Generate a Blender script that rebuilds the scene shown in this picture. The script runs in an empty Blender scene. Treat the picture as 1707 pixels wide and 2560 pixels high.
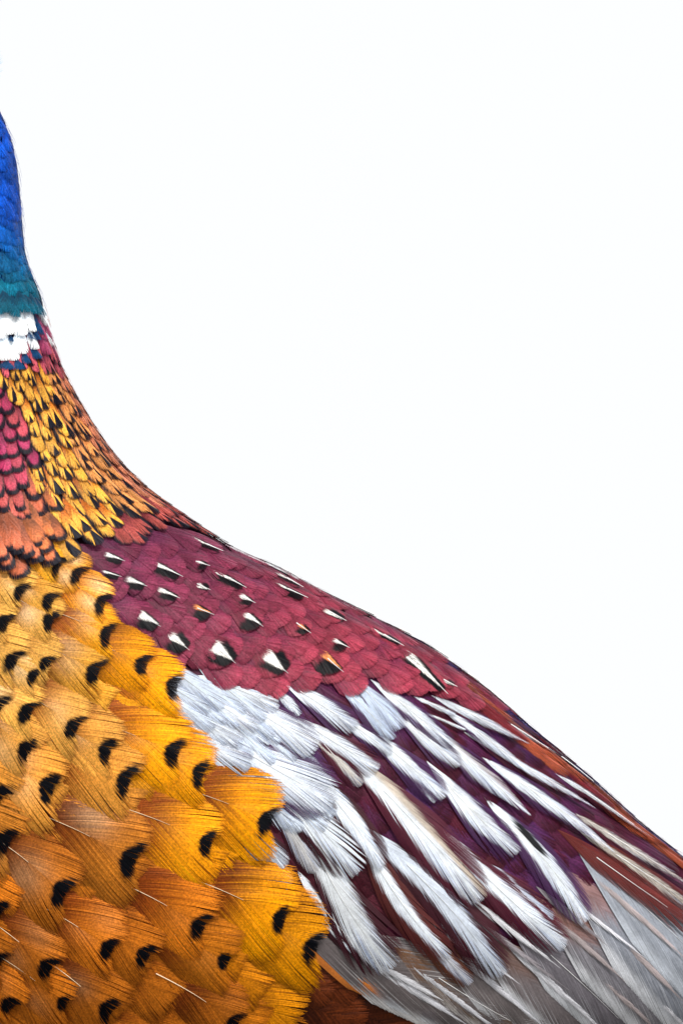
import bpy, math
import numpy as np
from mathutils import Vector
from mathutils.bvhtree import BVHTree

# ------------------------------------------------------------------ scene, camera, light
S = 0.36 / 2560.0                 # metres per photograph pixel in the bird's mid plane
CAMY = -2.2
scn = bpy.context.scene
col = scn.collection
cam = bpy.data.cameras.new('camera'); camo = bpy.data.objects.new('camera', cam); col.objects.link(camo)
camo.location = (0, CAMY, 0); camo.rotation_euler = (math.pi/2, 0, 0)
cam.sensor_fit = 'VERTICAL'; cam.sensor_height = 36
cam.lens = 36 / 2 / (0.18 / -CAMY)
cam.clip_start = 0.05; cam.clip_end = 500
scn.camera = camo

world = bpy.data.worlds.new('World'); scn.world = world; world.use_nodes = True
nt = world.node_tree; nt.nodes.clear()
wo = nt.nodes.new('ShaderNodeOutputWorld'); bg = nt.nodes.new('ShaderNodeBackground')
tc = nt.nodes.new('ShaderNodeTexCoord'); sx = nt.nodes.new('ShaderNodeSeparateXYZ')
mr = nt.nodes.new('ShaderNodeMapRange'); mr.interpolation_type = 'SMOOTHSTEP'
mr.inputs['From Min'].default_value = -0.30; mr.inputs['From Max'].default_value = -0.10
mx = nt.nodes.new('ShaderNodeMix'); mx.data_type = 'RGBA'
mx.inputs[6].default_value = (0.20, 0.19, 0.17, 1)       # open ground far below
mx.inputs[7].default_value = (0.972, 0.985, 1.0, 1)      # bright overcast sky
nt.links.new(tc.outputs['Generated'], sx.inputs[0]); nt.links.new(sx.outputs['Z'], mr.inputs['Value'])
nt.links.new(mr.outputs[0], mx.inputs[0]); nt.links.new(mx.outputs[2], bg.inputs['Color'])
bg.inputs['Strength'].default_value = 1.012
nt.links.new(bg.outputs[0], wo.inputs['Surface'])

sun = bpy.data.lights.new('sun', 'SUN'); sun.energy = 3.0; sun.angle = math.radians(9); sun.color = (1, 0.97, 0.92)
suno = bpy.data.objects.new('sun', sun); col.objects.link(suno)
suno.rotation_euler = Vector((-0.35, 0.75, -0.9)).to_track_quat('-Z', 'Y').to_euler()
scn.view_settings.view_transform = 'Standard'; scn.view_settings.look = 'None'
scn.view_settings.exposure = 0.0; scn.view_settings.gamma = 1.0

# ------------------------------------------------------------------ helpers
def lin(c):
    c = np.asarray(c, float) / 255.0
    return np.where(c <= 0.04045, c / 12.92, ((c + 0.055) / 1.055) ** 2.4)
def px3(p):                        # photograph pixel -> mid plane point
    return np.array([(p[0] - 853.5) * S, 0.0, (1280 - p[1]) * S])
def sm(x, a, b):
    t = np.clip((x - a) / (b - a), 0, 1); return t * t * (3 - 2 * t)
def mixc(a, b, t):
    t = np.asarray(t)[..., None]; return a * (1 - t) + b * t
def lerp(x, xs, ys): return float(np.interp(x, xs, ys))

# ------------------------------------------------------------------ materials
def plumage(name, rough, sheen, spec, tint=(0.62, 0.72, 1.0), metal=0.0, grain=0.30):
    m = bpy.data.materials.new(name); m.use_nodes = True
    n = m.node_tree; b = n.nodes['Principled BSDF']
    at = n.nodes.new('ShaderNodeAttribute'); at.attribute_name = 'pigment'
    t = n.nodes.new('ShaderNodeTexCoord')
    no = n.nodes.new('ShaderNodeTexNoise'); no.inputs['Scale'].default_value = 1500; no.inputs['Detail'].default_value = 2
    n2 = n.nodes.new('ShaderNodeTexNoise'); n2.inputs['Scale'].default_value = 120; n2.inputs['Detail'].default_value = 3
    r = n.nodes.new('ShaderNodeMapRange'); r.inputs['From Min'].default_value = 0.3; r.inputs['From Max'].default_value = 0.7
    r.inputs['To Min'].default_value = 1 - grain; r.inputs['To Max'].default_value = 1 + grain
    r2 = n.nodes.new('ShaderNodeMapRange'); r2.inputs['From Min'].default_value = 0.3; r2.inputs['From Max'].default_value = 0.7
    r2.inputs['To Min'].default_value = 0.86; r2.inputs['To Max'].default_value = 1.14
    mu = n.nodes.new('ShaderNodeMath'); mu.operation = 'MULTIPLY'
    mixn = n.nodes.new('ShaderNodeVectorMath'); mixn.operation = 'SCALE'
    n.links.new(t.outputs['Object'], no.inputs['Vector']); n.links.new(t.outputs['Object'], n2.inputs['Vector'])
    n.links.new(no.outputs[0], r.inputs['Value']); n.links.new(n2.outputs[0], r2.inputs['Value'])
    n.links.new(r.outputs[0], mu.inputs[0]); n.links.new(r2.outputs[0], mu.inputs[1])
    n.links.new(at.outputs['Color'], mixn.inputs[0]); n.links.new(mu.outputs[0], mixn.inputs['Scale'])
    n.links.new(mixn.outputs[0], b.inputs['Base Color'])
    b.inputs['Roughness'].default_value = rough
    b.inputs['Specular IOR Level'].default_value = spec
    b.inputs['Metallic'].default_value = metal
    b.inputs['Sheen Weight'].default_value = sheen
    b.inputs['Sheen Roughness'].default_value = 0.35
    b.inputs['Sheen Tint'].default_value = (*tint, 1)
    return m
M_gold = plumage('golden_plumage', 0.55, 0.0, 0.08)
M_maroon = plumage('maroon_plumage', 0.45, 0.12, 0.12)
M_white = plumage('white_plumage', 0.55, 0.06, 0.25, grain=0.10)
M_neck = plumage('copper_plumage', 0.45, 0.08, 0.14)
M_blue = plumage('blue_gloss_plumage', 0.40, 0.04, 0.2)
M_down = plumage('down', 0.85, 0.05, 0.05)
def simple(name, c, rough=0.4):
    m = bpy.data.materials.new(name); m.use_nodes = True; b = m.node_tree.nodes['Principled BSDF']
    no = m.node_tree.nodes.new('ShaderNodeTexNoise'); no.inputs['Scale'].default_value = 220
    ra = m.node_tree.nodes.new('ShaderNodeValToRGB')
    l = lin(c); ra.color_ramp.elements[0].color = (*(l * 0.75), 1); ra.color_ramp.elements[1].color = (*np.clip(l * 1.2, 0, 1), 1)
    m.node_tree.links.new(no.outputs[0], ra.inputs[0]); m.node_tree.links.new(ra.outputs[0], b.inputs['Base Color'])
    b.inputs['Roughness'].default_value = rough; return m
M_shaft = simple('quill', (238, 205, 165), 0.35)
M_shaftw = simple('quill_white', (240, 240, 238), 0.35)
M_beak = simple('beak_horn', (190, 180, 140), 0.3)
M_eye = simple('eye', (20, 12, 6), 0.05)
M_wattle = simple('wattle_red', (170, 20, 20), 0.7)

# ------------------------------------------------------------------ the bird's body
ST = [ # dorsal px, ventral px, half width px
 ((-440, 215), (-425, 285), 30), ((-370, 125), (-385, 320), 78), ((-240, 75), (-320, 350), 108),
 ((-110, 105), (-285, 380), 116), ((-50, 190), (-280, 410), 120), ((-8, 283), (-275, 440), 122),
 ((27, 381), (-265, 500), 126), ((43, 512), (-255, 590), 130), ((56, 642), (-250, 710), 140),
 ((95, 751), (-260, 870), 152), ((138, 904), (-300, 1070), 178), ((202, 1028), (-365, 1270), 222),
 ((277, 1140), (-440, 1490), 290), ((365, 1230), (-480, 1710), 350), ((455, 1297), (-470, 1910), 400),
 ((567, 1372), (-420, 2150), 440), ((689, 1428), (-300, 2400), 470), ((819, 1496), (-130, 2600), 490),
 ((938, 1557), (80, 2750), 500), ((1068, 1626), (300, 2830), 500), ((1209, 1730), (560, 2870), 490),
 ((1328, 1832), (800, 2850), 465), ((1458, 1941), (1040, 2800), 430), ((1578, 2049), (1260, 2740), 385),
 ((1697, 2147), (1450, 2680), 335), ((1890, 2300), (1730, 2640), 250), ((2140, 2490), (2040, 2700), 150),
 ((2400, 2690), (2360, 2790), 60)]
NS = len(ST)
_D = np.array([s[0] for s in ST], float); _V = np.array([s[1] for s in ST], float); _W = np.array([s[2] for s in ST], float)
_tg = np.gradient(_D, axis=0); _tg /= np.linalg.norm(_tg, axis=1, keepdims=True)
_D[5:26] += 7.0 * np.stack([_tg[:, 1], -_tg[:, 0]], axis=1)[5:26]
def _cr(A, t):
    t = min(max(t, 0), NS - 1 - 1e-6); i = int(t); f = t - i
    p0, p1, p2, p3 = A[max(i-1, 0)], A[i], A[i+1], A[min(i+2, NS-1)]
    return 0.5 * ((2*p1) + (-p0 + p2)*f + (2*p0 - 5*p1 + 4*p2 - p3)*f*f + (-p0 + 3*p1 - 3*p2 + p3)*f**3)
def surf(t, phi):
    d, v, w = _cr(_D, t), _cr(_V, t), _cr(_W, t)
    c = (d + v) / 2; e = (d - v) / 2
    p = c + e * math.cos(phi)
    q = px3(p); q[1] = -w * S * math.sin(phi)
    return q
NT, NP = 220, 96
bv = [tuple(surf(i * (NS - 1) / (NT - 1), j * 2 * math.pi / NP)) for i in range(NT) for j in range(NP)]
bf = [(i*NP + j, i*NP + (j+1) % NP, (i+1)*NP + (j+1) % NP, (i+1)*NP + j) for i in range(NT-1) for j in range(NP)]
bv.append(tuple(np.mean(bv[:NP], axis=0))); bv.append(tuple(np.mean(bv[(NT-1)*NP:NT*NP], axis=0)))
bf += [(len(bv)-2, (j+1) % NP, j) for j in range(NP)]
bf += [(len(bv)-1, (NT-1)*NP + j, (NT-1)*NP + (j+1) % NP) for j in range(NP)]
bvh = BVHTree.FromPolygons(bv, bf)
CAMP = Vector((0, CAMY, 0))
def nearest(p):
    q, n, i, d = bvh.find_nearest(Vector(p))
    return np.array(q), np.array(n)
_q, _n = nearest(surf(17, math.pi/2)); FLIP = -1.0 if _n[1] > 0 else 1.0
def hit(px, py):
    p = Vector(px3((px, py))); d = (p - CAMP).normalized()
    q, n, i, dd = bvh.ray_cast(CAMP, d)
    if q is None: return nearest(p)[0]
    return np.array(q)
def topx(p):
    k = -CAMY / (p[1] - CAMY)
    return (p[0] * k / S + 853.5, 1280 - p[2] * k / S)

# ------------------------------------------------------------------ root of the thing
bird = bpy.data.objects.new('pheasant', None); col.objects.link(bird)
bird.empty_display_size = 0.05
bird.location = tuple(surf(19, math.pi))
bird['label'] = 'cock pheasant with blue neck, white collar, golden breast and maroon and white back feathers'
bird['category'] = 'bird'
ORG = np.array(bird.location)

def mesh_obj(name, verts, faces, mat, parent, cols=None, smooth=True, org=ORG, normals=None):
    me = bpy.data.meshes.new(name)
    verts = np.asarray(verts, np.float32) - org.astype(np.float32)
    faces = np.asarray(faces, np.int32)
    nv, nf, k = len(verts), len(faces), faces.shape[1]
    me.vertices.add(nv); me.vertices.foreach_set('co', verts.ravel())
    me.loops.add(nf * k); me.loops.foreach_set('vertex_index', faces.ravel())
    me.polygons.add(nf); me.polygons.foreach_set('loop_start', np.arange(0, nf*k, k, dtype=np.int32))
    me.update(calc_edges=True); me.validate()
    if smooth: me.polygons.foreach_set('use_smooth', np.ones(len(me.polygons), bool))
    if cols is not None:
        a = me.attributes.new('pigment', 'FLOAT_COLOR', 'POINT')
        c = np.ones((nv, 4), np.float32); c[:, :3] = np.clip(cols, 0, 1); a.data.foreach_set('color', c.ravel())
    me.materials.append(mat)
    if normals is not None: me.normals_split_custom_set_from_vertices(normals.astype(np.float32))
    o = bpy.data.objects.new(name, me); col.objects.link(o); o.parent = parent
    return o

# body pigment: dull down that shows only between feathers
bva = np.array(bv); bc = np.zeros((len(bv), 3))
for i, p in enumerate(bva):
    u, w = topx(p)
    if w < 760 and u < 140: c = (10, 45, 120)
    elif w < 1000 and u < 200: c = (30, 20, 45)
    elif u < 300 - 0.3*(w - 1380) and w < 1420: c = (45, 18, 30)
    elif (u < 0.62*(w - 1000)): c = (120, 58, 22)
    else: c = (62, 18, 36)
    if w > 2440 and 740 < u < 1300: c = (70, 26, 10)  # brown flank, with the shade under the wing mixed into its colour
    bc[i] = lin(c)
tri = []
for f in bf:
    tri.append(f if len(f) == 4 else (f[0], f[1], f[2], f[2]))
quads = [f for f in bf if len(f) == 4]
body = mesh_obj('body', bva, np.array(quads), M_down, bird, bc)

# ------------------------------------------------------------------ feathers
rs = np.random.RandomState(11)
FEATHERS = []
def feather(name, path, W, colorfn, mat, h=(0.5, 4.0), tip='round', nb=40, nseg=5, theta=40, clump=0.35, droop=1.0,
            gap=0.4, shaft=None, v0=0.05, jit=0.10, prof=0.25, lobe=0.12, px=True, roundk=None, curl=0.0, fan=0.72, round_n=0.45, bump=0.10, asym=0.0, tiltb=0.0, notch=1.0):
    """path: photograph pixels (or 3-D points) root..tip on the body; W half width in photograph pixels; h root/tip height in mm"""
    P = np.array([hit(*p) for p in path]) if px else np.array(path, float)
    if len(P) == 2:
        m_, _ = nearest(P.mean(axis=0)); P = np.array([P[0], m_, P[1]])
    seg = np.linalg.norm(np.diff(P, axis=0), axis=1); cum = np.concatenate([[0], np.cumsum(seg)]); L = cum[-1]
    if L < 1e-4: return None
    Wm = W * S
    # coarse frame grid
    gv = np.linspace(-0.05, 1.45, 13); gu = np.linspace(-1.25, 1.25, 7)
    Q = np.zeros((13, 7, 3)); Nn = np.zeros((13, 7, 3))
    # smooth path (quadratic through points)
    def pt(v):
        x = v * L
        if x <= 0: return P[0] + (P[1]-P[0]) / seg[0] * x
        if x >= L: return P[-1] + (P[-1]-P[-2]) / seg[-1] * (x - L)
        if len(P) == 3:
            a, b, c = 0, cum[1], L
            return P[0]*((x-b)*(x-c)/((a-b)*(a-c))) + P[1]*((x-a)*(x-c)/((b-a)*(b-c))) + P[2]*((x-a)*(x-b)/((c-a)*(c-b)))
        return np.array([np.interp(x, cum, P[:, k]) for k in range(3)])
    side = None
    for i, v in enumerate(gv):
        p = pt(v); tg = pt(v + 0.03) - pt(v - 0.03); tg /= np.linalg.norm(tg) + 1e-12
        q0, n0 = nearest(p); n0 = n0 * FLIP
        sd = np.cross(tg, n0); sd /= np.linalg.norm(sd) + 1e-12       # +b : to the feather's right seen from outside
        for j, u in enumerate(gu):
            q, n = nearest(p + sd * (u * Wm)); Q[i, j] = q; Nn[i, j] = n * FLIP
    def at(a, b, hh, nor=False):
        fv = np.clip((a / L - gv[0]) / (gv[1] - gv[0]), 0, 11.999); fu = np.clip((b / Wm - gu[0]) / (gu[1] - gu[0]), 0, 5.999)
        i = fv.astype(int); j = fu.astype(int); x = (fv - i)[..., None]; y = (fu - j)[..., None]
        def bl(A): return A[i, j]*(1-x)*(1-y) + A[i+1, j]*x*(1-y) + A[i, j+1]*(1-x)*y + A[i+1, j+1]*x*y
        n = bl(Nn); n /= np.linalg.norm(n, axis=-1, keepdims=True) + 1e-12
        if nor: return bl(Q) + n * hh[..., None], n
        return bl(Q) + n * hh[..., None]
    face = float(np.clip(-Nn[6, 3][1], 0, 1)); flat = min(1.0, 0.28 + 1.1 * face)      # feathers of the ridge lie flat
    h0, h1 = h[0]*1e-3*flat, h[1]*1e-3*flat
    TG = pt(0.9) - pt(0.4); TG /= np.linalg.norm(TG) + 1e-12; SD = np.cross(TG, Nn[6, 3]); SD /= np.linalg.norm(SD) + 1e-12
    def height(a, b):
        v = a / L; x = b / Wm
        return h0 + (h1 - h0) * v - droop * (h1 * 0.35 + 3e-4) * x * x * np.clip(v, 0.2, 1.2) + tiltb*1e-3*x
    rk = roundk if roundk else 1.0
    def amax(x):
        if tip == 'notch':
            return L * (notch + lobe * sm(x, 0.08, 0.42) - 0.15 * x**5)
        if tip == 'point': return L * (1.02 - 0.55 * rk * x)
        k = min(0.6, rk * Wm / L * 1.2)
        return L * ((1 - k) + k * np.sqrt(np.clip(1 - x**2.2, 0, 1)) + 0.01)
    V, F, C, N_ = [], [], [], []
    base = 0
    tau = np.linspace(0, 1, nseg + 1)
    for sg in (-1, 1):
        s = np.linspace(v0, 0.985, nb)
        th = np.radians(np.where(s < fan, theta + 8*(fan - s), theta + (3 - theta) * ((s - fan) / (0.985 - fan))**1.2))
        # lengths by marching to the outline
        ll = np.linspace(0, 1.6 * Wm / math.sin(math.radians(theta)), 240)
        bend = 0.22
        def loc(l):    # l (nb, k)
            r = l / (Wm / np.sin(np.radians(theta)))
            tt = th[:, None] * (1.0 - bend * np.clip(r, 0, 1.4) * 0.8) * 1.1
            return s[:, None]*L + l*np.cos(tt), l*np.sin(tt)
        a_, b_ = loc(np.repeat(ll[None], nb, 0))
        x_ = b_ / Wm
        ok = (x_ <= np.clip(np.clip(a_/L, 0.001, 1) / prof, 0, 1)**0.6) & (a_ <= amax(np.clip(x_, 0, 1)) + asym * sg * L * x_)
        first = np.argmin(ok, axis=1); first = np.where(ok.all(axis=1), 239, np.maximum(first, 1))
        ln = ll[first] * (1 + jit * 0.25 * rs.randn(nb))
        ln = np.maximum(ln, 0.012 * L)
        a, b = loc(ln[:, None] * tau[None])
        # ribbon half widths from neighbour spacing
        da = np.gradient(a, axis=0); db = np.gradient(b, axis=0)
        ta = np.gradient(a, axis=1); tb = np.gradient(b, axis=1); tl = np.sqrt(ta**2 + tb**2) + 1e-12; ta /= tl; tb /= tl
        perp = np.abs(da * -tb + db * ta)
        hw = np.clip(0.62 * perp, 0.00003, 0.0011)
        hw = hw * (1 - gap * sm(tau, 0.45, 1.0)[None] * (0.6 + 0.8*rs.rand(nb)[:, None])).clip(0.15, 1)
        hw[:, -1] *= 0.55
        # clumps of barbs draw together and part from the next clump
        k = 0; lift = np.zeros(nb)
        while k < nb:
            e = min(nb, k + max(3, int(rs.uniform(0.06, 0.20) * nb)))
            ma = a[k:e].mean(axis=0); mb = b[k:e].mean(axis=0); w = (clump * (rs.uniform(0.1, 0.7) if rs.rand() < 0.8 else rs.uniform(1.0, 1.9)) * tau**2).clip(0, 0.9)
            ca = ta[k:e]; cb = tb[k:e]
            dd = (ma - a[k:e]) * -cb + (mb - b[k:e]) * ca          # pull sideways only
            a[k:e] += w * dd * -cb; b[k:e] += w * dd * ca
            sh = rs.randn() * 0.012 * clump * L
            a[k:e] += sh * tau**2 * 0.3; b[k:e] += sh * tau**2 * 0.3
            lift[k:e] = rs.uniform(-1, 1)
            k = e
        b = b * sg; tbs = tb * sg
        hh = height(a, b) + lift[:, None] * 0.00012 * tau[None] + rs.uniform(-1, 1, (nb, 1)) * 0.00006
        tilt = 0.00002 + 0.05 * hw
        pa, pb = -tbs, ta
        v1, n1 = at(a + pa*hw, b + pb*hw, hh + tilt * 0.5, True); v2, n2 = at(a - pa*hw, b - pb*hw, hh - tilt * 0.5, True)
        nn = np.stack([n1, n2], axis=2) + SD * (round_n * (b / Wm) * (0.4 + 0.6*tau[None]) + bump * (rs.randn(nb, 1) + lift[:, None] * 1.2))[:, :, None, None] \
            + TG * (0.35 * round_n * np.clip(a / L - 0.75, 0, 0.4) * 3)[:, :, None, None]
        nn = nn + SD * np.array([0.10, -0.10])[None, None, :, None] * pb.mean()
        N_.append(nn.reshape(-1, 3) / np.linalg.norm(nn.reshape(-1, 3), axis=1, keepdims=True))
        cc = colorfn(a / L, b / Wm, np.repeat(tau[None], nb, 0), np.repeat(s[:, None], nseg+1, 1), rs)
        cc = cc * (1 + jit * rs.randn(nb, 1, 1)) * (1 + 0.5*jit*lift[:, None, None])
        vv = np.stack([v1, v2], axis=2).reshape(-1, 3); c2 = np.repeat(cc.reshape(-1, 3), 2, axis=0)
        idx = base + np.arange(nb*(nseg+1)*2).reshape(nb, nseg+1, 2)
        q = np.stack([idx[:, :-1, 0], idx[:, :-1, 1], idx[:, 1:, 1], idx[:, 1:, 0]], axis=-1).reshape(-1, 4)
        ql = q - base; gn = np.cross(vv[ql[:, 2]] - vv[ql[:, 0]], vv[ql[:, 3]] - vv[ql[:, 1]])
        bad = (gn * N_[-1][ql[:, 0]]).sum(axis=1) < 0
        q[bad] = q[bad][:, ::-1]
        V.append(vv); C.append(c2); F.append(q); base += len(vv)
    o = mesh_obj(name, np.concatenate(V), np.concatenate(F), mat, bird, np.concatenate(C), smooth=True, normals=np.concatenate(N_))
    FEATHERS.append(o)
    o['y_mid'] = float(Q[7, 3][1])
    if shaft:
        smat, r0, va, vb = shaft
        vs = np.linspace(va, vb, 9); a = vs * L; z = np.zeros(9)
        rr = r0 * (1 - 0.8 * (vs - va) / (vb - va))
        hc = height(a, z) + 0.00022
        ring = [at(a, -rr, hc - 0.0001), at(a, -rr*0.5, hc + rr*0.8), at(a, rr*0.5, hc + rr*0.8), at(a, rr, hc - 0.0001)]
        vv = np.stack(ring, axis=1).reshape(-1, 3)
        q = [(i*4+k, i*4+k+1, (i+1)*4+k+1, (i+1)*4+k) for i in range(8) for k in range(3)]
        mesh_obj('shaft', vv, np.array(q), smat, o)
    return o

def scatter(poly, step, seed, jitter=0.35):
    r = np.random.RandomState(seed); pl = np.array(poly, float)
    x0, y0 = pl.min(axis=0); x1, y1 = pl.max(axis=0); out = []
    row = 0; y = y0
    def inside(x, y):
        c = False; n = len(pl); j = n - 1
        for i in range(n):
            if (pl[i][1] > y) != (pl[j][1] > y) and x < (pl[j][0]-pl[i][0])*(y-pl[i][1])/(pl[j][1]-pl[i][1]) + pl[i][0]: c = not c
            j = i
        return c
    while y < y1:
        x = x0 + (row % 2) * step * 0.5
        while x < x1:
            qx, qy = x + r.uniform(-1, 1)*step*jitter, y + r.uniform(-1, 1)*step*jitter
            if inside(qx, qy): out.append((qx, qy))
            x += step
        y += step * 0.8; row += 1
    return out
def back(tipx, tipy, ang, L, bendd=0.0):
    """path of a feather that ends at the tip, running at ang degrees below the horizontal"""
    a = math.radians(ang); a2 = math.radians(ang + bendd)
    m = (tipx - math.cos(a)*L*0.5, tipy - math.sin(a)*L*0.5)
    return [(m[0] - math.cos(a2)*L*0.5, m[1] - math.sin(a2)*L*0.5), m, (tipx, tipy)]

BLACK = lin((3, 4, 10)); NAVY = lin((6, 7, 26))

# ---------------------------------------------- grey wing feathers (secondaries) and brown flank, its pigment darkened for the wing's shade
def c_grey(base, edge, rust=None, ew=0.72, side=0, root=None, bars=0.07):
    base, edge = lin(np.array(base)*0.86), lin(edge)
    def f(v, x, tau, s, r):
        nb = v.shape[0]
        c = np.ones(v.shape + (3,)) * base
        c *= (1 + bars * np.sign(np.sin(v * 170 + x * 6)))[..., None]
        xs = x * side if side else np.abs(x)
        jj = 0.03 * r.randn(nb, 1)
        c = mixc(c, edge, sm(xs + jj, ew, ew + 0.3))
        c = mixc(c, edge, sm(r.rand(nb, 1) + 0*v, 0.80, 1.0) * sm(tau, 0.15, 0.5) * 0.6)
        c = mixc(c, base*0.35, sm(r.rand(nb, 1) + 0*v, 0.90, 1.0) * sm(tau, 0.3, 0.6) * 0.8)
        if rust is not None:
            c = mixc(c, lin(rust), sm(np.sin(v*5 + 1.2*x + 1) + 0.12*r.randn(nb, 1), 0.1, 0.9) * 0.6)
        if root is not None: c = mixc(c, lin(root), sm(-v, -0.42, -0.34))
        return c
    return f
def c_plain(a, b, k=0.5):
    a, b = lin(a), lin(b)
    return lambda v, x, tau, s, r: mixc(np.ones(v.shape + (3,)) * a, b, sm(v + 0.08*r.randn(v.shape[0], 1), k, k + 0.4))

for (x, y) in scatter([(700, 2400), (1250, 2620), (1250, 2760), (700, 2760)], 90, 5):
    feather('flank_feather', back(x + 60, y + 30, 22, 260), 70, c_plain((58, 22, 8), (92, 40, 14)), M_maroon, h=(0.2, 1.2), nb=30, theta=30)  # dark brown includes painted shade from the wing above
GREY = [
 ([(700, 2335), (980, 2452), (1340, 2615)], 58, (128, 120, 124), (235, 238, 244), None, 0.70, 1, (205, 120, 50)),
 ([(700, 2305), (930, 2408), (1330, 2590)], 88, (122, 112, 112), (228, 226, 226), None, 0.66, 1, None),
 ([(960, 2350), (1140, 2470), (1400, 2600)], 55, (132, 108, 92), (236, 232, 228), (120, 78, 48), 0.66, 1, None),
 ([(1060, 2360), (1230, 2470), (1480, 2620)], 62, (140, 130, 130), (240, 240, 244), None, 0.60, 1, None),
 ([(1150, 2300), (1310, 2440), (1560, 2640)], 66, (140, 130, 132), (242, 243, 248), (110, 72, 52), 0.58, 1, None),
 ([(1230, 2260), (1400, 2410), (1640, 2620)], 72, (138, 132, 140), (240, 242, 248), None, 0.55, 1, None),
 ([(1310, 2220), (1480, 2370), (1720, 2590)], 78, (150, 146, 154), (242, 243, 248), (150, 84, 54), 0.55, 1, None),
 ([(1380, 2150), (1560, 2330), (1790, 2560)], 90, (162, 166, 178), (240, 242, 248), (140, 66, 38), 0.55, 1, None),
 ([(1400, 2080), (1590, 2260), (1850, 2500)], 95, (176, 182, 194), (214, 220, 230), None, 0.6, 0, None),
]
for i, (p, W, b, e, ru, ew, sd, rt) in enumerate(GREY):
    feather('wing_feather', p, W, c_grey(b, e, ru, ew, sd, rt), M_white, h=(1.0, 2.6), nb=280, theta=15, clump=0.04, gap=0.10, nseg=9, tiltb=0.75, bump=0.05,
            jit=0.035, shaft=(M_shaftw, 0.00012, 0.3, 0.7) if i in (2, 5, 8) else None, droop=0.5)

STREAK = [(1010, 2400), (1150, 2420), (1280, 2380), (1420, 2300), (1480, 2230), (1720, 2400), (1720, 2600), (1200, 2600), (1100, 2520)]
for i, (x, y) in enumerate(scatter(STREAK, 120, 21)):
    c = [(240, 242, 246), (232, 234, 240), (236, 238, 244), (120, 112, 116)][rs.randint(4)] if x < 1480 else [(236, 238, 244), (168, 150, 146), (206, 206, 212)][rs.randint(3)]
    c = np.array(c)*0.6 + np.array((176, 172, 178))*0.4
    feather('wing_feather', back(x + 60, y + 50, lerp(x, [1000, 1300, 1700], [28, 37, 43]) + rs.uniform(-3, 3), rs.uniform(220, 360)), rs.uniform(7, 13), c_plain(c*0.9, c, 0.3), M_white,
            h=(1.2, 3.3), nb=46, theta=9, clump=0.6, gap=0.6, jit=0.08, fan=0.4, tip='point', tiltb=0.3)

# ---------------------------------------------- maroon and purple covert feathers under the white ones
def dirfield(x, y):            # degrees below the horizontal for scapulars and coverts
    return lerp(x, [450, 750, 1000, 1250, 1500, 1700], [38, 47, 47, 43, 38, 36])
COV = [(560, 1760), (720, 1760), (1000, 1740), (1200, 1740), (1330, 1830), (1560, 2040), (1720, 2150), (1720, 2300), (1500, 2240),
       (1350, 2300), (1250, 2380), (1120, 2330), (960, 2360), (800, 2260), (660, 2100), (600, 1950)]
def c_cov(a, b):
    a, b = lin(a), lin(b)
    def f(v, x, tau, s, r):
        j = r.randn(v.shape[0], 1)
        c = mixc(np.ones(v.shape + (3,)) * a, b, sm(v + 0.06*j, 0.4, 0.7))
        return mixc(c, a * 0.9, sm(v + 0.05*j, 0.78, 0.98))
    return f
for i, (x, y) in enumerate(scatter(COV, 70, 3)):
    pu = 0.5 + 0.5*math.sin(x*0.021 + y*0.013) * math.cos(y*0.017 - x*0.006) + rs.uniform(-0.25, 0.25); pu = min(max(pu, 0), 1)
    a = np.array((66, 14, 34)); b = np.array((82, 18, 40))*(1-pu) + np.array((74, 38, 92))*pu
    if y > 2150 and x < 1300: a, b = np.array((64, 18, 30)), np.array((78, 28, 40))
    feather('covert_feather', back(x, y, dirfield(x, y) + rs.uniform(-4, 4), 280), 60, c_cov(a, b), M_maroon, h=(0.1, 1.3), nb=60, theta=15, clump=0.12, gap=0.12, jit=0.07, fan=0.5)

def c_white(f0=0.55, xo=0.0, mar=(84, 24, 46), wh=(238, 244, 253), tan=None, tipm=1.25, streak=0.30, spot=None, root=None, speck=False):
    wh, mar_ = lin(wh), lin(mar)
    def f(v, x, tau, s, r):
        nb = v.shape[0]; j = r.randn(nb, 1)
        c = np.ones(v.shape + (3,)) * wh
        rr = r.rand(nb, 1) + 0*v
        c = mixc(c, lin((150, 172, 214)), sm(rr, 0.55, 0.95) * sm(tau, 0.2, 0.6) * 0.8)  # frosty streaks, with grey shading inside the blade put into their colour
        r3 = r.rand(nb, 1) + 0*v; b0 = r.uniform(0.15, 0.7, (nb, 1))
        c = mixc(c, mar_ * 0.8, sm(r3, 1 - streak, 1 - streak*0.6) * sm(tau, b0, b0 + 0.12) * 0.9)  # shaded gaps between barbs painted as dark streaks
        if speck:
            c = mixc(c, lin((30, 24, 30)), sm(np.sin(v*70 + 3*r.randn(nb, 1))*np.sin(x*9 + v*23) + 0.25*r.randn(*v.shape), 0.2, 0.5) * 0.85)
        if tan is not None: c = mixc(c, lin(tan), sm(-x, 0.08, 0.25) * 0.9)
        wid = f0 * np.interp(v, [0, 0.25, 0.65, 1.02], [0.5, 0.8, 1, 0.8]) * (1 + 0.22*np.sin(v*7 + r.uniform(0, 6)))
        c = mixc(c, mar_, sm(np.abs(x - xo) + 0.05*j, wid, wid + 0.04))
        c = mixc(c, mar_, sm(v + 0.03*j, tipm, tipm + 0.04))
        if root is not None: c = mixc(c, lin(root), sm(-v + 0.03*j, -0.30, -0.12))
        if spot is not None:
            e = ((v - spot[0]) / spot[1])**2 + ((x - spot[2]) / spot[3])**2
            c = mixc(c, BLACK, sm(-e, -1.1, -0.8))
        return c
    return f
PURP, MAR, DARK = (70, 34, 80), (80, 18, 40), (58, 12, 26)
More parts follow.
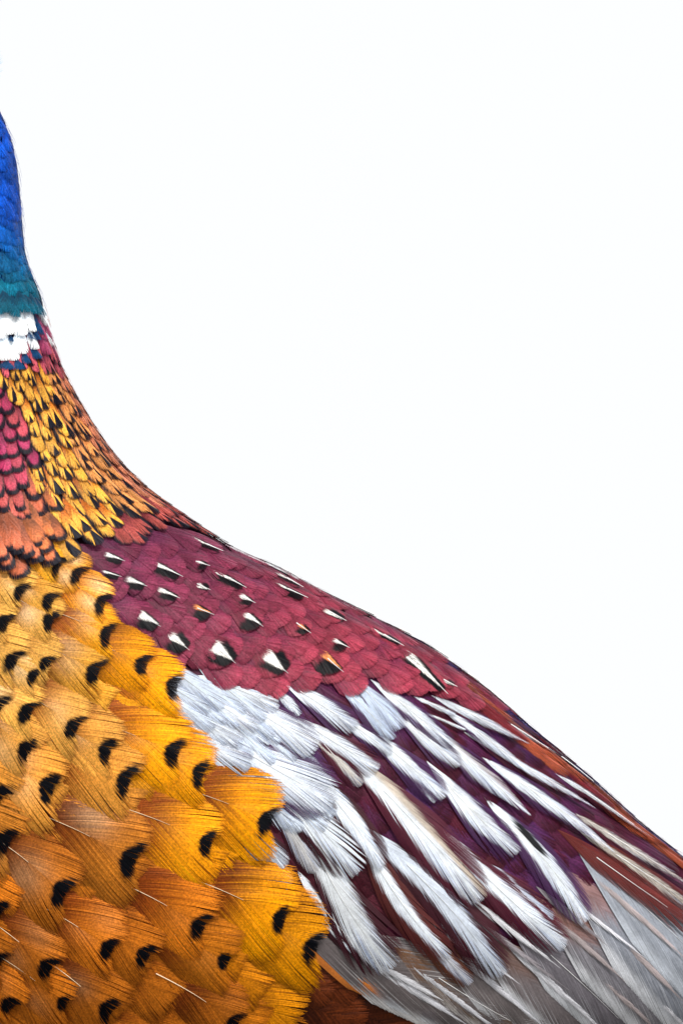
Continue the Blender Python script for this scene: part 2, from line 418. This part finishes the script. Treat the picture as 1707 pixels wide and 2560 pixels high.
# path, white full width px, margin colour, white fraction, extras
BL = [
 ([(470, 1690), (545, 1712), (690, 1779)], 44, MAR, 0.85, {}),
 ([(420, 1680), (520, 1750), (640, 1828)], 66, MAR, 0.9, {}),
 ([(380, 1720), (480, 1790), (590, 1868)], 66, PURP, 0.9, {}),
 ([(350, 1750), (470, 1835), (618, 1925)], 78, PURP, 0.9, {}),
 ([(500, 1705), (640, 1785), (782, 1884)], 82, PURP, 0.82, {}),
 ([(470, 1800), (620, 1890), (826, 2012)], 96, PURP, 0.85, {}),
 ([(420, 1830), (540, 1900), (650, 1990)], 70, PURP, 0.85, {}),
 ([(690, 1695), (770, 1750), (882, 1828)], 78, PURP, 0.78, {}),
 ([(655, 1710), (700, 1745), (745, 1794)], 26, PURP, 0.7, {}),
 ([(730, 1790), (830, 1860), (938, 1930)], 62, MAR, 0.75, {}),
 ([(770, 1820), (830, 1890), (898, 1968)], 34, MAR, 0.7, {'wh': (214, 208, 200)}),
 ([(850, 1870), (1000, 2030), (1190, 2250)], 86, MAR, 0.72, {'tan': (196, 180, 160)}),
 ([(830, 1780), (895, 1830), (970, 1890)], 44, PURP, 0.8, {}),
 ([(890, 1815), (1000, 1905), (1102, 2000)], 58, PURP, 0.7, {}),
 ([(950, 1870), (1015, 1935), (1080, 2010)], 20, PURP, 0.6, {}),
 ([(850, 1680), (920, 1745), (992, 1832)], 78, PURP, 0.8, {'wh': (212, 225, 244)}),
 ([(830, 1700), (900, 1770), (975, 1856)], 52, PURP, 0.8, {'wh': (212, 225, 244)}),
 ([(920, 1700), (1000, 1768), (1120, 1872)], 54, PURP, 0.72, {}),
 ([(960, 1760), (1050, 1845), (1138, 1922)], 56, PURP, 0.72, {}),
 ([(1060, 1810), (1180, 1925), (1312, 2050)], 68, PURP, 0.7, {'tan': (186, 180, 180)}),
 ([(1060, 1900), (1160, 2020), (1282, 2138)], 66, PURP, 0.72, {}),
 ([(1030, 1745), (1077, 1769), (1130, 1796)], 24, MAR, 0.7, {}),
 ([(1070, 1740), (1180, 1800), (1308, 1874)], 46, MAR, 0.6, {}),
 ([(1090, 1770), (1190, 1842), (1318, 1956)], 46, PURP, 0.62, {}),
 ([(1050, 1785), (1097, 1805), (1155, 1834)], 14, MAR, 0.6, {}),
 ([(1215, 1780), (1290, 1830), (1398, 1906)], 30, MAR, 0.55, {}),
 ([(1245, 1760), (1294, 1790), (1350, 1840)], 20, MAR, 0.55, {}),
 ([(1150, 1830), (1300, 1925), (1470, 2038)], 34, MAR, 0.55, {}),
 ([(1190, 1890), (1340, 2000), (1516, 2146)], 52, PURP, 0.62, {}),
 ([(1350, 1860), (1415, 1910), (1505, 1990)], 22, MAR, 0.5, {}),
 ([(1380, 1935), (1490, 2010), (1620, 2110)], 34, MAR, 0.5, {}),
 ([(1420, 2030), (1560, 2125), (1720, 2236)], 38, MAR, 0.5, {'wh': (222, 214, 206), 'speck': True}),
 ([(1200, 1990), (1330, 2130), (1452, 2302)], 60, PURP, 0.68, {'spot': (0.40, 0.16, -0.25, 0.22)}),
 ([(1100, 2070), (1240, 2225), (1400, 2360)], 64, MAR, 0.68, {}),
 ([(1180, 2140), (1270, 2215), (1370, 2300)], 46, MAR, 0.68, {'wh': (205, 210, 224)}),
 ([(1440, 2080), (1560, 2165), (1740, 2300)], 40, (92, 28, 26), 0.55, {'wh': (206, 196, 184), 'speck': True}),
 ([(1380, 2070), (1520, 2180), (1720, 2330)], 12, (104, 34, 30), 0.2, {'wh': (104, 38, 34)}),
 ([(670, 1990), (725, 2075), (786, 2178)], 38, DARK, 0.75, {'wh': (200, 198, 198)}),
 ([(620, 1920), (760, 2040), (893, 2178)], 108, DARK, 0.9, {}),
 ([(740, 1900), (840, 2010), (948, 2168)], 66, DARK, 0.8, {}),
 ([(760, 2060), (860, 2260), (972, 2412)], 100, DARK, 0.66, {'wh': (224, 228, 232)}),
 ([(740, 2170), (850, 2320), (930, 2400)], 30, DARK, 0.55, {}),
 ([(770, 2240), (820, 2310), (882, 2372)], 30, DARK, 0.7, {}),
 ([(890, 2060), (990, 2245), (1112, 2385)], 48, (84, 30, 28), 0.55, {}),
 ([(900, 2060), (1070, 2220), (1245, 2425)], 72, DARK, 0.6, {'wh': (216, 224, 236)}),
 ([(560, 2010), (640, 2090), (708, 2168)], 52, DARK, 0.8, {}),
 ([(570, 2070), (650, 2145), (722, 2215)], 52, DARK, 0.8, {'wh': (205, 216, 232)}),
 ([(1000, 2270), (1080, 2360), (1170, 2450)], 40, (96, 52, 36), 0.6, {'wh': (205, 206, 214)}),
]
for (x, y) in scatter([(470, 1740), (600, 1730), (740, 1850), (830, 1990), (800, 2080), (700, 2060), (640, 2000), (560, 1900)], 46, 31):
    BL.insert(0, (back(x + 30, y + 30, lerp(y, [1740, 2080], [36, 47]) + rs.uniform(-4, 4), rs.uniform(190, 240)), 62, PURP if y < 1980 else DARK, 1.1, {'wh': (228, 238, 252)}))
for i, (p, w, m, f0, kw) in enumerate(BL):
    f0 = f0 * (0.80 if p[-1][0] < 800 else 0.62); W = 0.5 * w / f0 * (0.66 if w > 98 else 1.0 if p[-1][0] < 830 else 0.64)
    ln = sum(math.hypot(p[k+1][0]-p[k][0], p[k+1][1]-p[k][1]) for k in range(len(p)-1))
    feather('white_covert', p, W, c_white(f0, mar=m, **kw), M_white, h=(1.0, 1.6 + ln*0.0075), nb=int(60 + ln*0.22), theta=10 if ln > 150 else 15, nseg=12,
            clump=0.45, gap=0.55, jit=0.07, shaft=(M_shaftw, 0.00014, 0.3, 0.8), droop=1.2, roundk=1.2, tip='point' if (p[-1][0] > 1295 and p[-1][1] < 2240) else 'round', fan=0.45, v0=0.02, prof=0.35)

# ---------------------------------------------- maroon mantle feathers
MAN = [(270, 1400), (420, 1345), (560, 1365), (700, 1425), (830, 1490), (960, 1555), (1090, 1625), (1230, 1730), (1320, 1810),
       (1180, 1790), (1040, 1760), (900, 1740), (780, 1725), (680, 1750), (560, 1700), (440, 1680), (330, 1580), (290, 1480)]
def mdir(x, y): return lerp(x, [250, 500, 800, 1300], [24, 28, 34, 40])
def mcol(x, y):
    # purple towards the nape, rose towards the rump
    t = np.clip((x - 300) / 650 + (y - 1500) / 700, 0, 1)
    a = np.array((98, 36, 62))*(1-t) + np.array((126, 42, 58))*t
    b = np.array((122, 48, 78))*(1-t) + np.array((170, 62, 80))*t
    return a, b
def c_mantle(a, b, mark=None, orange=False, speck=False):
    a, b = lin(a), lin(b)
    WHT = lin((250, 246, 240))
    def f(v, x, tau, s, r):
        nb = v.shape[0]; j = r.randn(nb, 1)
        c = mixc(np.ones(v.shape + (3,)) * a, b, sm(v - 0.15*np.abs(x) + 0.04*j, 0.5, 0.95))
        if mark:
            wv, ww, bw, sk = mark        # start along the shaft, white half width, black band width, side skew
            k = np.clip((1.02 - v) / (1.02 - wv), 0, 1)
            xx = np.abs(x + sk * 0.1); half = ww * k
            sel = sm(v + 0.02*j, wv - 0.02, wv + 0.05)
            bl = bw * (1 + sk * np.sign(x))
            c = mixc(c, BLACK, sel * sm(-xx, -(half + bl), -(half + bl) + 0.06) * sm(v + 0.02*j, wv + 0.03, wv + 0.10))
            c = mixc(c, lin((236, 150, 90)) if orange else WHT, sel * sm(-xx + 0.01*j, -half - 0.02, -half + 0.03))
            if speck: c = mixc(c, BLACK, sel * sm(half - xx, 0.10, 0.16) * sm(np.sin(v*60 + 2*j) + 0.8*r.randn(*v.shape), 0.0, 0.5))
        return c
    return f
for i, (x, y) in enumerate(scatter(MAN, 50, 7)):
    a, b = mcol(x, y); k = rs.uniform(0.9, 1.1)
    pv = 0.5 + 0.5*math.sin(x*0.019 + 1.3*math.sin(y*0.02)) * math.cos(y*0.023 - 0.4); a = a*(1-0.5*pv) + np.array((92, 34, 76))*0.5*pv; b = b*(1-0.5*pv) + np.array((128, 44, 66))*0.5*pv
    feather('mantle_feather', back(x, y, mdir(x, y) + rs.uniform(-5, 5), 150), 52, c_mantle(a*k, b*k), M_maroon, h=(1.0, 3.2), nb=50, theta=24, clump=0.10, gap=0.15, jit=0.07, fan=0.5)
# marked ones: x, y, length, half width, white start, white half width, black, skew, orange
MK = [
 (540, 1392, 120, 22, .25, .40, .35, .5, 0), (300, 1415, 90, 30, .45, .4, .4, .6, 0), (440, 1455, 130, 28, .35, .35, .35, .6, 0),
 (355, 1477, 95, 38, .50, .45, .25, .6, 0), (292, 1453, 90, 24, .45, .35, .3, .5, 0), (436, 1508, 110, 36, .55, .35, .35, .5, 0),
 (512, 1490, 100, 36, .70, .25, .25, -.4, 0), (598, 1484, 130, 30, .30, .35, .35, .5, 0), (508, 1432, 100, 32, .65, .3, .35, .4, 0),
 (622, 1522, 110, 36, .62, .3, .35, .5, 0), (520, 1550, 120, 38, .55, .3, .45, .6, 1), (390, 1575, 120, 42, .55, .4, .35, .6, 0),
 (642, 1578, 120, 42, .58, .3, .40, .6, 0), (462, 1632, 130, 46, .55, .35, .35, .2, 0), (575, 1664, 145, 54, .58, .28, .38, .15, 0),
 (705, 1690, 150, 56, .58, .29, .38, -.1, 0), (760, 1597, 120, 42, .70, .28, .25, .3, 1), (742, 1478, 120, 26, .45, .4, .3, .4, 0),
 (750, 1508, 140, 28, .40, .25, .5, .5, 0), (930, 1545, 170, 22, .20, .35, .4, .4, 0), (848, 1566, 120, 40, .55, .28, .35, -.6, 0),
 (735, 1448, 150, 18, .25, .45, .3, .2, 0), (990, 1625, 150, 32, .35, .35, .4, -.3, 0), (1018, 1592, 110, 24, .45, .5, .25, -.4, 0),
 (1112, 1650, 130, 18, .30, .5, .3, 0, 0), (856, 1635, 110, 36, .62, .3, .4, .5, 0), (842, 1690, 140, 44, .50, .3, .5, .8, 1),
 (1122, 1730, 100, 34, .72, .3, .3, -.5, 0), (1190, 1712, 120, 26, .40, .5, .25, -.3, 0), (1250, 1760, 130, 18, .40, .4, .3, 0, 0),
 (1094, 1738, 215, 44, .36, .55, .32, .1, 0),
]
for i, (x, y, L, W, wv, ww, bw, sk, og) in enumerate(MK):
    a, b = mcol(x, y)
    if W < 50: ww *= rs.uniform(0.4, 0.8); wv = min(0.75, wv + rs.uniform(0, 0.12)); bw *= rs.uniform(0.8, 1.3)
    feather('mantle_feather', back(x, y, mdir(x, y) + (10 if W > 40 else 0) + rs.uniform(-4, 4), L), W*(1.12 if W < 40 else 1.25), c_mantle(a, b, (wv, ww, bw, sk), og, i == len(MK) - 1), M_maroon, h=(1.5, 4.0), nb=60, theta=22, clump=0.08, gap=0.12, jit=0.05, nseg=10, fan=0.5,
            shaft=(M_shaftw, 0.00018, 0.7, 1.08))

# ---------------------------------------------- narrow rusty and violet feathers along the ridge of the back
t = 18.6
while t < 25.2:
    for ph in (0, 4, 8, 14, 20):
        phi = math.radians(ph + rs.uniform(-2.5, 2.5)); tt = t + rs.uniform(-0.3, 0.3)
        k = rs.rand(); far_ = np.clip((tt - 19.5) / 3, 0, 1)
        c = np.array((150, 46, 56)) if k > 0.75*far_ + 0.1 else (np.array((112, 92, 172)) if ph < 10 else np.array((176, 84, 56)))  # ridge purple brightened to violet, putting the rim's bluish sheen into the pigment
        feather('rump_feather', [surf(tt - 1.6, phi), surf(tt - 0.8, phi), surf(tt, phi)], 26, c_plain(c*0.7, c*rs.uniform(0.85, 1.1), 0.3), M_maroon, h=(0.6, 2.4), px=False,
                nb=50, theta=12, clump=0.4, gap=0.4, jit=0.14, fan=0.5, nseg=6)
    t += 0.55

# ---------------------------------------------- golden breast and side feathers
def gdir(x, y): return lerp(x, [-100, 0, 150, 450, 700, 900], [46, 42, 36, 27, 23, 24]) + lerp(y, [1400, 1650, 2600], [-2, -3, 5])
def gcol(x, y):
    e = np.clip((x - (0.5*(y - 1500) + 90)) / 160, 0, 1)          # vivid at the outer edge next to the white
    d = np.clip((y - 1750) / 500, 0, 1)
    tipc = np.array((246, 180, 82))*(1-d) + np.array((206, 114, 26))*d
    tipc = tipc*(1-e) + np.array((250, 158, 4))*e
    root = np.array((168, 86, 30))*(1-d) + np.array((132, 58, 13))*d  # brown pigment plus the overlapping feather's shadow, both in the root colour
    return root, tipc
def c_gold(root, tipc, spot=True, sw=0.34, sl=0.11, tilt=0.0, pale=0.0):
    root, tipc = lin(root), lin(tipc); brown = lin((84, 36, 8))
    def f(v, x, tau, s, r):
        nb = v.shape[0]; j = r.randn(nb, 1)
        c = mixc(np.ones(v.shape + (3,)) * root, tipc, sm(v + 0.05*j, 0.45, 0.9))
        px_, pv_ = r.uniform(-0.6, 0.6), r.uniform(0.62, 0.85)
        c = mixc(c, lin((255, 222, 176)), pale * np.exp(-((x - px_)/0.35)**2 - ((v - pv_)/0.13)**2))  # soft highlight painted on the vane, strongest on upper feathers
        st = sm(r.rand(nb, 1) + 0*v, 0.72, 1.0) * sm(tau, 0.45, 0.85)
        c = mixc(c, brown, st * 0.8)
        c = mixc(c, brown, sm(tau, 0.90, 1.0) * sm(v, 0.8, 0.9) * 0.35)
        if spot:
            e = ((v - 0.945 - tilt*x - 0.16*x*x) / (sl*0.68))**2 + np.abs(x / (sw*0.95))**1.3
            c = mixc(c, BLACK, sm(-e - 0.12*j, -1.15, -0.85))
        return c
    return f
SP = [(147, 1429, 0), (196, 1451, 0), (58, 1492, 0), (129, 1514, 0), (254, 1521, 0), (22, 1567, 0), (129, 1563, 0), (268, 1599, 0), (40, 1661, 0),
 (123, 1666, 1), (89, 1699, 1), (241, 1688, 0), (359, 1672, 0), (433, 1728, 0), (78, 1786, 0), (192, 1822, 0), (4, 1777, 0), (74, 1880, 0), (272, 1884, 0),
 (437, 1889, 0), (500, 1942, 0), (132, 1974, 0), (319, 1956, 0), (7, 1992, 0), (668, 2058, 0), (27, 2103, 0), (165, 2226, 0), (335, 2149, 0), (521, 2111, 0),
 (8, 2273, 0), (505, 2311, 0), (702, 2297, 0), (782, 2363, 0), (282, 2363, 0), (370, 2382, 0), (134, 2407, 0), (11, 2393, 0), (41, 2498, 0), (170, 2495, 1),
 (280, 2514, 0), (592, 2544, 0), (565, 2396, 1)]
GOLD = [(-200, 1440), (40, 1440), (240, 1480), (270, 1600), (380, 1700), (370, 1800), (440, 1900), (580, 2010), (630, 2130), (640, 2250), (710, 2370),
        (700, 2460), (760, 2560), (790, 2700), (-250, 2700)]
def glen(y): return lerp(y, [1400, 1560, 1750, 2050, 2250, 2500], [180, 225, 295, 385, 375, 320])
for (x, y) in scatter(GOLD, 105, 9):
    out = x < -25 or y > 2575
    L = glen(y) * 0.95; r_, t_ = gcol(x, y)
    feather('breast_feather', back(x, y, gdir(x, y) + rs.uniform(-5, 5), L, -6), L*0.36, c_gold(r_*0.92, t_*0.94, spot=out), M_gold,
            h=(0.8, 3.4), tip='notch', nb=70, theta=22, clump=0.22, gap=0.3, jit=0.09, lobe=0.02, fan=0.55)
for (x, y, small) in SP:
    L = glen(y) * rs.uniform(0.9, 1.12); r_, t_ = gcol(x, y); g = gdir(x, y) + rs.uniform(-4, 4)
    a = math.radians(g); k = L * 0.05
    W = L * lerp(y, [1400, 1700, 2100], [0.33, 0.32, 0.31]) * rs.uniform(0.88, 1.1)
    sw = lerp(W, [60, 120], [0.52, 0.36]); sl = lerp(L, [170, 350], [0.14, 0.095])
    if small: sw *= 0.7; sl *= 0.8
    kk = rs.uniform(0.9, 1.1); sw *= rs.uniform(0.85, 1.15); sl *= rs.uniform(0.9, 1.15)
    feather('breast_feather', back(x + math.cos(a)*k, y + math.sin(a)*k, g, L, -8), W, c_gold(r_*kk*0.88, t_*kk, True, sw, sl, rs.uniform(-0.05, 0.05), pale=lerp(y, [1400, 1750, 2050, 2300], [0.7, 0.6, 0.3, 0.15]) * (0.2 if x > 350 else 1) * rs.uniform(0.3, 1)), M_gold,
            h=(1.8, 5.2), tip='notch', nb=100, theta=22, clump=0.25, gap=0.32, jit=0.11, nseg=10, lobe=0.06, notch=0.975, fan=0.6, asym=rs.uniform(0.02, 0.12),
            shaft=(M_shaft, 0.00022, 0.2, 0.66))

# ---------------------------------------------- neck: copper nape, magenta breast, white collar, blue neck
def c_nape(c1, c2, k=0.70):
    c1, c2 = lin(c1), lin(c2); slope = rs.uniform(0.7, 1.7); xo = rs.uniform(-0.3, 0.3); k = k if rs.rand() < 0.78 else 0.95
    def f(v, x, tau, s, r):
        nb = v.shape[0]; j = r.randn(nb, 1)
        c = mixc(np.ones(v.shape + (3,)) * c1, c2, sm(v + 0.05*j, 0.35, 0.8))
        c = mixc(c, c1*0.5, sm(r.rand(nb, 1) + 0*v, 0.8, 1.0) * sm(tau, 0.3, 0.7))
        c = mixc(c, NAVY, sm(np.abs(x) + 0.04*j, 0.52, 0.72))
        c = mixc(c, NAVY, sm(v + 0.35*x*x + 0.03*j, 0.97, 1.05))
        c = mixc(c, NAVY, sm((v - k) * slope - np.abs(x - xo) + 0.03*j, 0.0, 0.08))
        return c
    return f
def c_scale(c1, c2):
    c1, c2 = lin(c1), lin(c2)
    def f(v, x, tau, s, r):
        nb = v.shape[0]; j = r.randn(nb, 1)
        c = mixc(np.ones(v.shape + (3,)) * c1, c2, sm(v, 0.4, 0.85))
        d = np.maximum(np.abs(x)**2 + (np.clip(v - 0.55, 0, 1)/0.45)**2, 0)
        return mixc(c, lin((16, 8, 26)), sm(d + 0.04*j, 0.50, 0.68))
    return f
def arc_t(phi, t0, t1, step_fn):
    t = t0; out = []
    while t < t1:
        out.append(t); p = surf(t, phi); q = surf(t + 0.02, phi)
        t += 0.02 * step_fn(t) * S / max(np.linalg.norm(q - p), 1e-6)
    return out
def neck_rows(t0, t1, step_fn):
    return arc_t(math.radians(55), t0, t1, step_fn)
rows = neck_rows(5.0, 9.15, lambda t: 30)
for ri, t in enumerate(rows):
    n = 15
    for k in range(n):
        phi = math.radians(-40 + (k + 0.5*(ri % 2)) * 150 / n + rs.uniform(-5, 5))
        tt = t + rs.uniform(-0.12, 0.12)
        p0 = surf(tt - 0.55, phi); p1 = surf(tt, phi)
        x, y = topx(p1)
        if x < -80: continue
        g = np.clip((y - 560) / 180, 0, 1); b = rs.uniform(0.85, 1.15)
        a_ = np.array((2, 46, 148))*(1-g) + np.array((0, 66, 92))*g
        b_ = np.array((4, 82, 196))*(1-g) + np.array((0, 106, 134))*g
        feather('neck_feather', [p0, p1], 30, c_plain(a_*b, b_*b, 0.1), M_blue, h=(0.5, 1.6), nb=30, theta=26, px=False, clump=0.5, gap=0.5, jit=0.14, v0=0.02, droop=0.6, fan=0.4)
# collar
for (x, y, L, W, ang, c) in [
    (20, 842, 70, 22, 84, 'w'), (48, 838, 66, 20, 82, 'w'), (72, 830, 58, 18, 78, 'w'), (-6, 846, 70, 22, 88, 'w'),
    (4, 904, 62, 22, 88, 'w'), (30, 900, 60, 22, 84, 'w'), (52, 896, 56, 18, 80, 'w'), (-20, 906, 60, 22, 90, 'w'), (82, 878, 44, 17, 72, 'w'),
    (10, 792, 50, 18, 86, 't'), (30, 800, 50, 16, 84, 't'), (52, 786, 50, 18, 82, 't'), (70, 790, 46, 15, 78, 't'), (84, 800, 50, 13, 76, 't'), (-8, 798, 50, 18, 88, 't'), (96, 790, 44, 12, 74, 't'),
    (86, 850, 26, 12, 72, 'b'), (70, 848, 18, 8, 75, 'b'), (24, 854, 18, 6, 80, 'b'), (95, 840, 50, 14, 75, 'b'), (88, 900, 40, 18, 72, 'b'), (62, 918, 34, 18, 75, 'b'), (20, 930, 34, 24, 84, 'b'), (44, 928, 34, 22, 80, 'b'),
    (110, 812, 40, 10, 70, 'w'), (124, 868, 44, 10, 68, 'w'), (102, 850, 60, 14, 70, 'p'), (122, 842, 55, 14, 70, 'p'), (134, 880, 55, 14, 68, 'p'), (112, 888, 60, 16, 68, 'p'), (142, 905, 50, 14, 66, 'p')]:
    cc = {'w': ((225, 238, 250), (250, 252, 255)), 'b': ((2, 40, 80), (4, 66, 112)), 't': ((0, 58, 84), (0, 92, 116)), 'p': ((90, 26, 70), (170, 66, 104))}[c]
    feather('collar_feather', back(x, y + rs.uniform(-7, 7), ang + rs.uniform(-5, 5), L*1.25), W*rs.uniform(0.95, 1.3), c_plain(*cc, 0.3), M_white if c == 'w' else M_blue, h=(1.2, {'w': 3.0, 't': 4.2}.get(c, 3.2)), nb=34, theta=36, clump=0.5, gap=0.45, jit=0.03 if c == 'w' else 0.12, prof=0.05, fan=0.45, roundk=0.7)

def nape_limit(x): return lerp(x, [-100, 0, 150, 300, 450, 600], [1475, 1468, 1440, 1400, 1340, 1380])
rows = neck_rows(9.75, 15.2, lambda t: lerp(t, [9.8, 11, 13, 15], [32, 40, 48, 52]))
cnt = 0
ROWS = [(t, ri, False) for ri, t in enumerate(rows)] + [(0.5*(rows[i] + rows[i+1]), 0, True) for i in range(len(rows) - 1) if rows[i] > 12.2]
for t, ri, extra in ROWS:
    per = 0; prev = None
    for q in range(31):
        p = surf(t, math.radians(-35 + q*5)); per += 0 if prev is None else np.linalg.norm(p - prev); prev = p
    wid = lerp(t, [9.8, 11, 13, 15], [25, 31, 40, 46])
    n = max(6, int(per / S / wid))
    for k in range(n):
        phi = math.radians(-35 + (k + 0.5*(ri % 2)) * 150 / n + rs.uniform(-1.5, 1.5))
        phi += math.radians(rs.uniform(-2, 2)); p1 = surf(t + rs.uniform(-0.10, 0.10), phi); x, y = topx(p1)
        if x < -60 or y > nape_limit(x) or y < 905: continue
        mag = x < lerp(y, [900, 1000, 1100, 1250, 1330, 1440], [-60, 20, 75, 110, 160, 170]) + rs.uniform(-18, 18)
        if extra and not mag: continue
        if mag:                                   # round scales set in staggered rows
            phi = math.radians(-35 + (k + (0.5*(ri % 2) if t < 12.2 else 0.5*extra)) * 150 / n + rs.uniform(-1.3, 1.3))
            p1 = surf(t + rs.uniform(-0.07, 0.07), phi); x, y = topx(p1)
        # real distance back along the body
        lt = lerp(t, [9.8, 12, 15], [84, 118, 146]) * rs.uniform(0.85, 1.2); dt = 0.1
        while dt < 3 and np.linalg.norm(surf(t - dt, phi) - p1) < lt * S: dt += 0.06
        p0 = surf(t - dt, phi); pm = surf(t - dt*0.5, phi)
        b = rs.uniform(0.88, 1.12); ed = math.degrees(phi)
        if y < 955: c1, c2 = (110, 30, 70), (212, 92, 104)
        elif mag:
            g = np.clip((y - 1180) / 180, 0, 1)
            c2 = np.array((186, 48, 100))*(1-g) + np.array((222, 116, 78))*g
            e_ = np.clip((x - lerp(y, [1000, 1250, 1440], [-40, 40, 60])) / 90, 0, 1) * rs.rand(); c2 = c2*(1-e_) + np.array((236, 136, 60))*e_; c1 = c2 * 0.62
        elif ed < 22: c1, c2 = (176, 92, 70), (226, 136, 96)
        elif ed < 36: c1, c2 = (170, 96, 50), (232, 154, 84)
        else: c1, c2 = (176, 92, 24), (244, 176, 66)
        if y > nape_limit(x) - 50 and x > 310: c1, c2 = (110, 36, 48), (178, 80, 72)
        c1 = np.array(c1) * b; c2 = np.array(c2) * b
        ov = float(sm(np.array(y), nape_limit(x) - 130, nape_limit(x) - 30)) * (1 if x < 260 else 0.4)
        cf = c_scale(c1, c2) if mag else c_nape(c1, c2, 0.60 + rs.uniform(-0.14, 0.18))
        feather('nape_feather' if not mag else 'throat_feather', [p0, pm, p1], wid * (0.66 if mag else 0.58) * (rs.uniform(0.85, 1.2) if mag else rs.uniform(0.85, 1.2)), cf, M_neck, h=(0.8 + 0.6*ov, 2.8 + (4.6 if mag else 2.8)*ov), tip='round', roundk=1.0 if mag else 1.5, lobe=0.06,
                nb=36, theta=20, px=False, clump=0.2, gap=0.3, jit=0.08, nseg=7, fan=0.5)
        cnt += 1

# fine stray barbs along the outline of neck and back
hv, hf, hc = [], [], []
for k in range(200):
    t = rs.uniform(5.2, 24.6); ph = math.radians(rs.uniform(-14, 14)); p = surf(t, ph); q, n = nearest(p); n = n * FLIP
    d = surf(t + 0.05, ph) - surf(t - 0.05, ph); d /= np.linalg.norm(d); Lh = rs.uniform(0.002, 0.006); up = rs.uniform(0.04, 0.26)
    sdv = np.cross(d, n); y_ = topx(p)[1]
    c = lin((20, 70, 170)) if y_ < 760 else lin((200, 120, 90)) if y_ < 1360 else lin((150, 70, 96)) if rs.rand() < 0.6 else lin((190, 180, 210))
    for m in range(5):
        f = m / 4; c0 = q + n * (0.0008 + up * Lh * f * (1 - 0.4*f)) + d * Lh * f + sdv * (rs.uniform(-1, 1) * 0.0002)
        w = 0.00005 * (1 - 0.7*f)
        hv += [c0 - sdv*w + n*0, c0 + n*w*2]; hc += [c, c]
        if m: b0 = len(hv) - 4; hf.append((b0, b0 + 1, b0 + 3, b0 + 2))
o = mesh_obj('stray_barbs', np.array(hv), np.array(hf), M_neck, bird, np.array(hc)); o['kind'] = 'stuff'

# tuft at the back of the head
tv, tf, tcol = [], [], []
for k in range(22):
    y1 = 128 + 62 * k / 21 + rs.uniform(-4, 4); x1 = rs.uniform(-4, 11); yy = rs.uniform(-6, 6)
    P0, P1, P2 = np.array((-75, 205 + yy*0.5)), np.array((-35, 190 + 0.35*(y1 - 160))), np.array((x1, y1))
    for m in range(7):
        f = m / 6; c = P0*(1-f)**2 + 2*P1*f*(1-f) + P2*f*f; w = 3.2 * (1 - f)**0.6 + 0.15
        for sg in (-1, 1):
            q = px3((c[0], c[1] + sg*w)); q[1] = yy * S * 4 - 0.0006*f; tv.append(q); tcol.append(lin((40, 110, 170))*(1-f) + lin((205, 232, 245))*f)
        if m: b0 = len(tv) - 4; tf.append((b0, b0 + 1, b0 + 3, b0 + 2))
mesh_obj('ear_tuft', np.array(tv), np.array(tf), M_white, bird, np.array(tcol))

# head pieces outside the frame
def blob(name, c, r, mat):
    vs, fs = [], []
    for i in range(9):
        for j in range(14):
            a, b = math.pi*i/8, 2*math.pi*j/14
            vs.append((c[0]+r[0]*math.sin(a)*math.cos(b), c[1]+r[1]*math.cos(a), c[2]+r[2]*math.sin(a)*math.sin(b)))
    for i in range(8):
        for j in range(14): fs.append((i*14+j, i*14+(j+1) % 14, (i+1)*14+(j+1) % 14, (i+1)*14+j))
    return mesh_obj(name, np.array(vs), np.array(fs), mat, bird)
for sg in (-1, 1):
    c = px3((-330, 195)); c[1] = sg * 92 * S; blob('eye', c, (24*S, 12*S, 24*S), M_eye)
    c = px3((-330, 225)); c[1] = sg * 78 * S; blob('wattle', c, (70*S, 22*S, 60*S), M_wattle)
vs, fs = [], []
for i in range(8):
    f = i / 7; x = -420 - 150*f; y = 225 + 40*f*f; r = 34 * (1 - f)**0.7 + 1
    for j in range(10):
        a = 2*math.pi*j/10; p = px3((x, y + r*1.1*math.sin(a) + 18)); p[1] = r*0.8*math.cos(a)*S; vs.append(p)
for i in range(7):
    for j in range(10): fs.append((i*10+j, i*10+(j+1) % 10, (i+1)*10+(j+1) % 10, (i+1)*10+j))
mesh_obj('beak', np.array(vs), np.array(fs), M_beak, bird)

# feathers near the ridge of the back are repeated on the far flank
far = [o for o in FEATHERS if -0.045 < o['y_mid'] < -0.012 and o.name.split('.')[0] in ('mantle_feather', 'covert_feather', 'white_covert')]
for o in far:
    c = o.copy(); col.objects.link(c); c.parent = bird; c.scale = (1, -1, 1)
    c.location = (0, -2*ORG[1], 0)
for o in FEATHERS:
    if 'y_mid' in o: del o['y_mid']
for o in col.objects:
    if 'y_mid' in o: del o['y_mid']
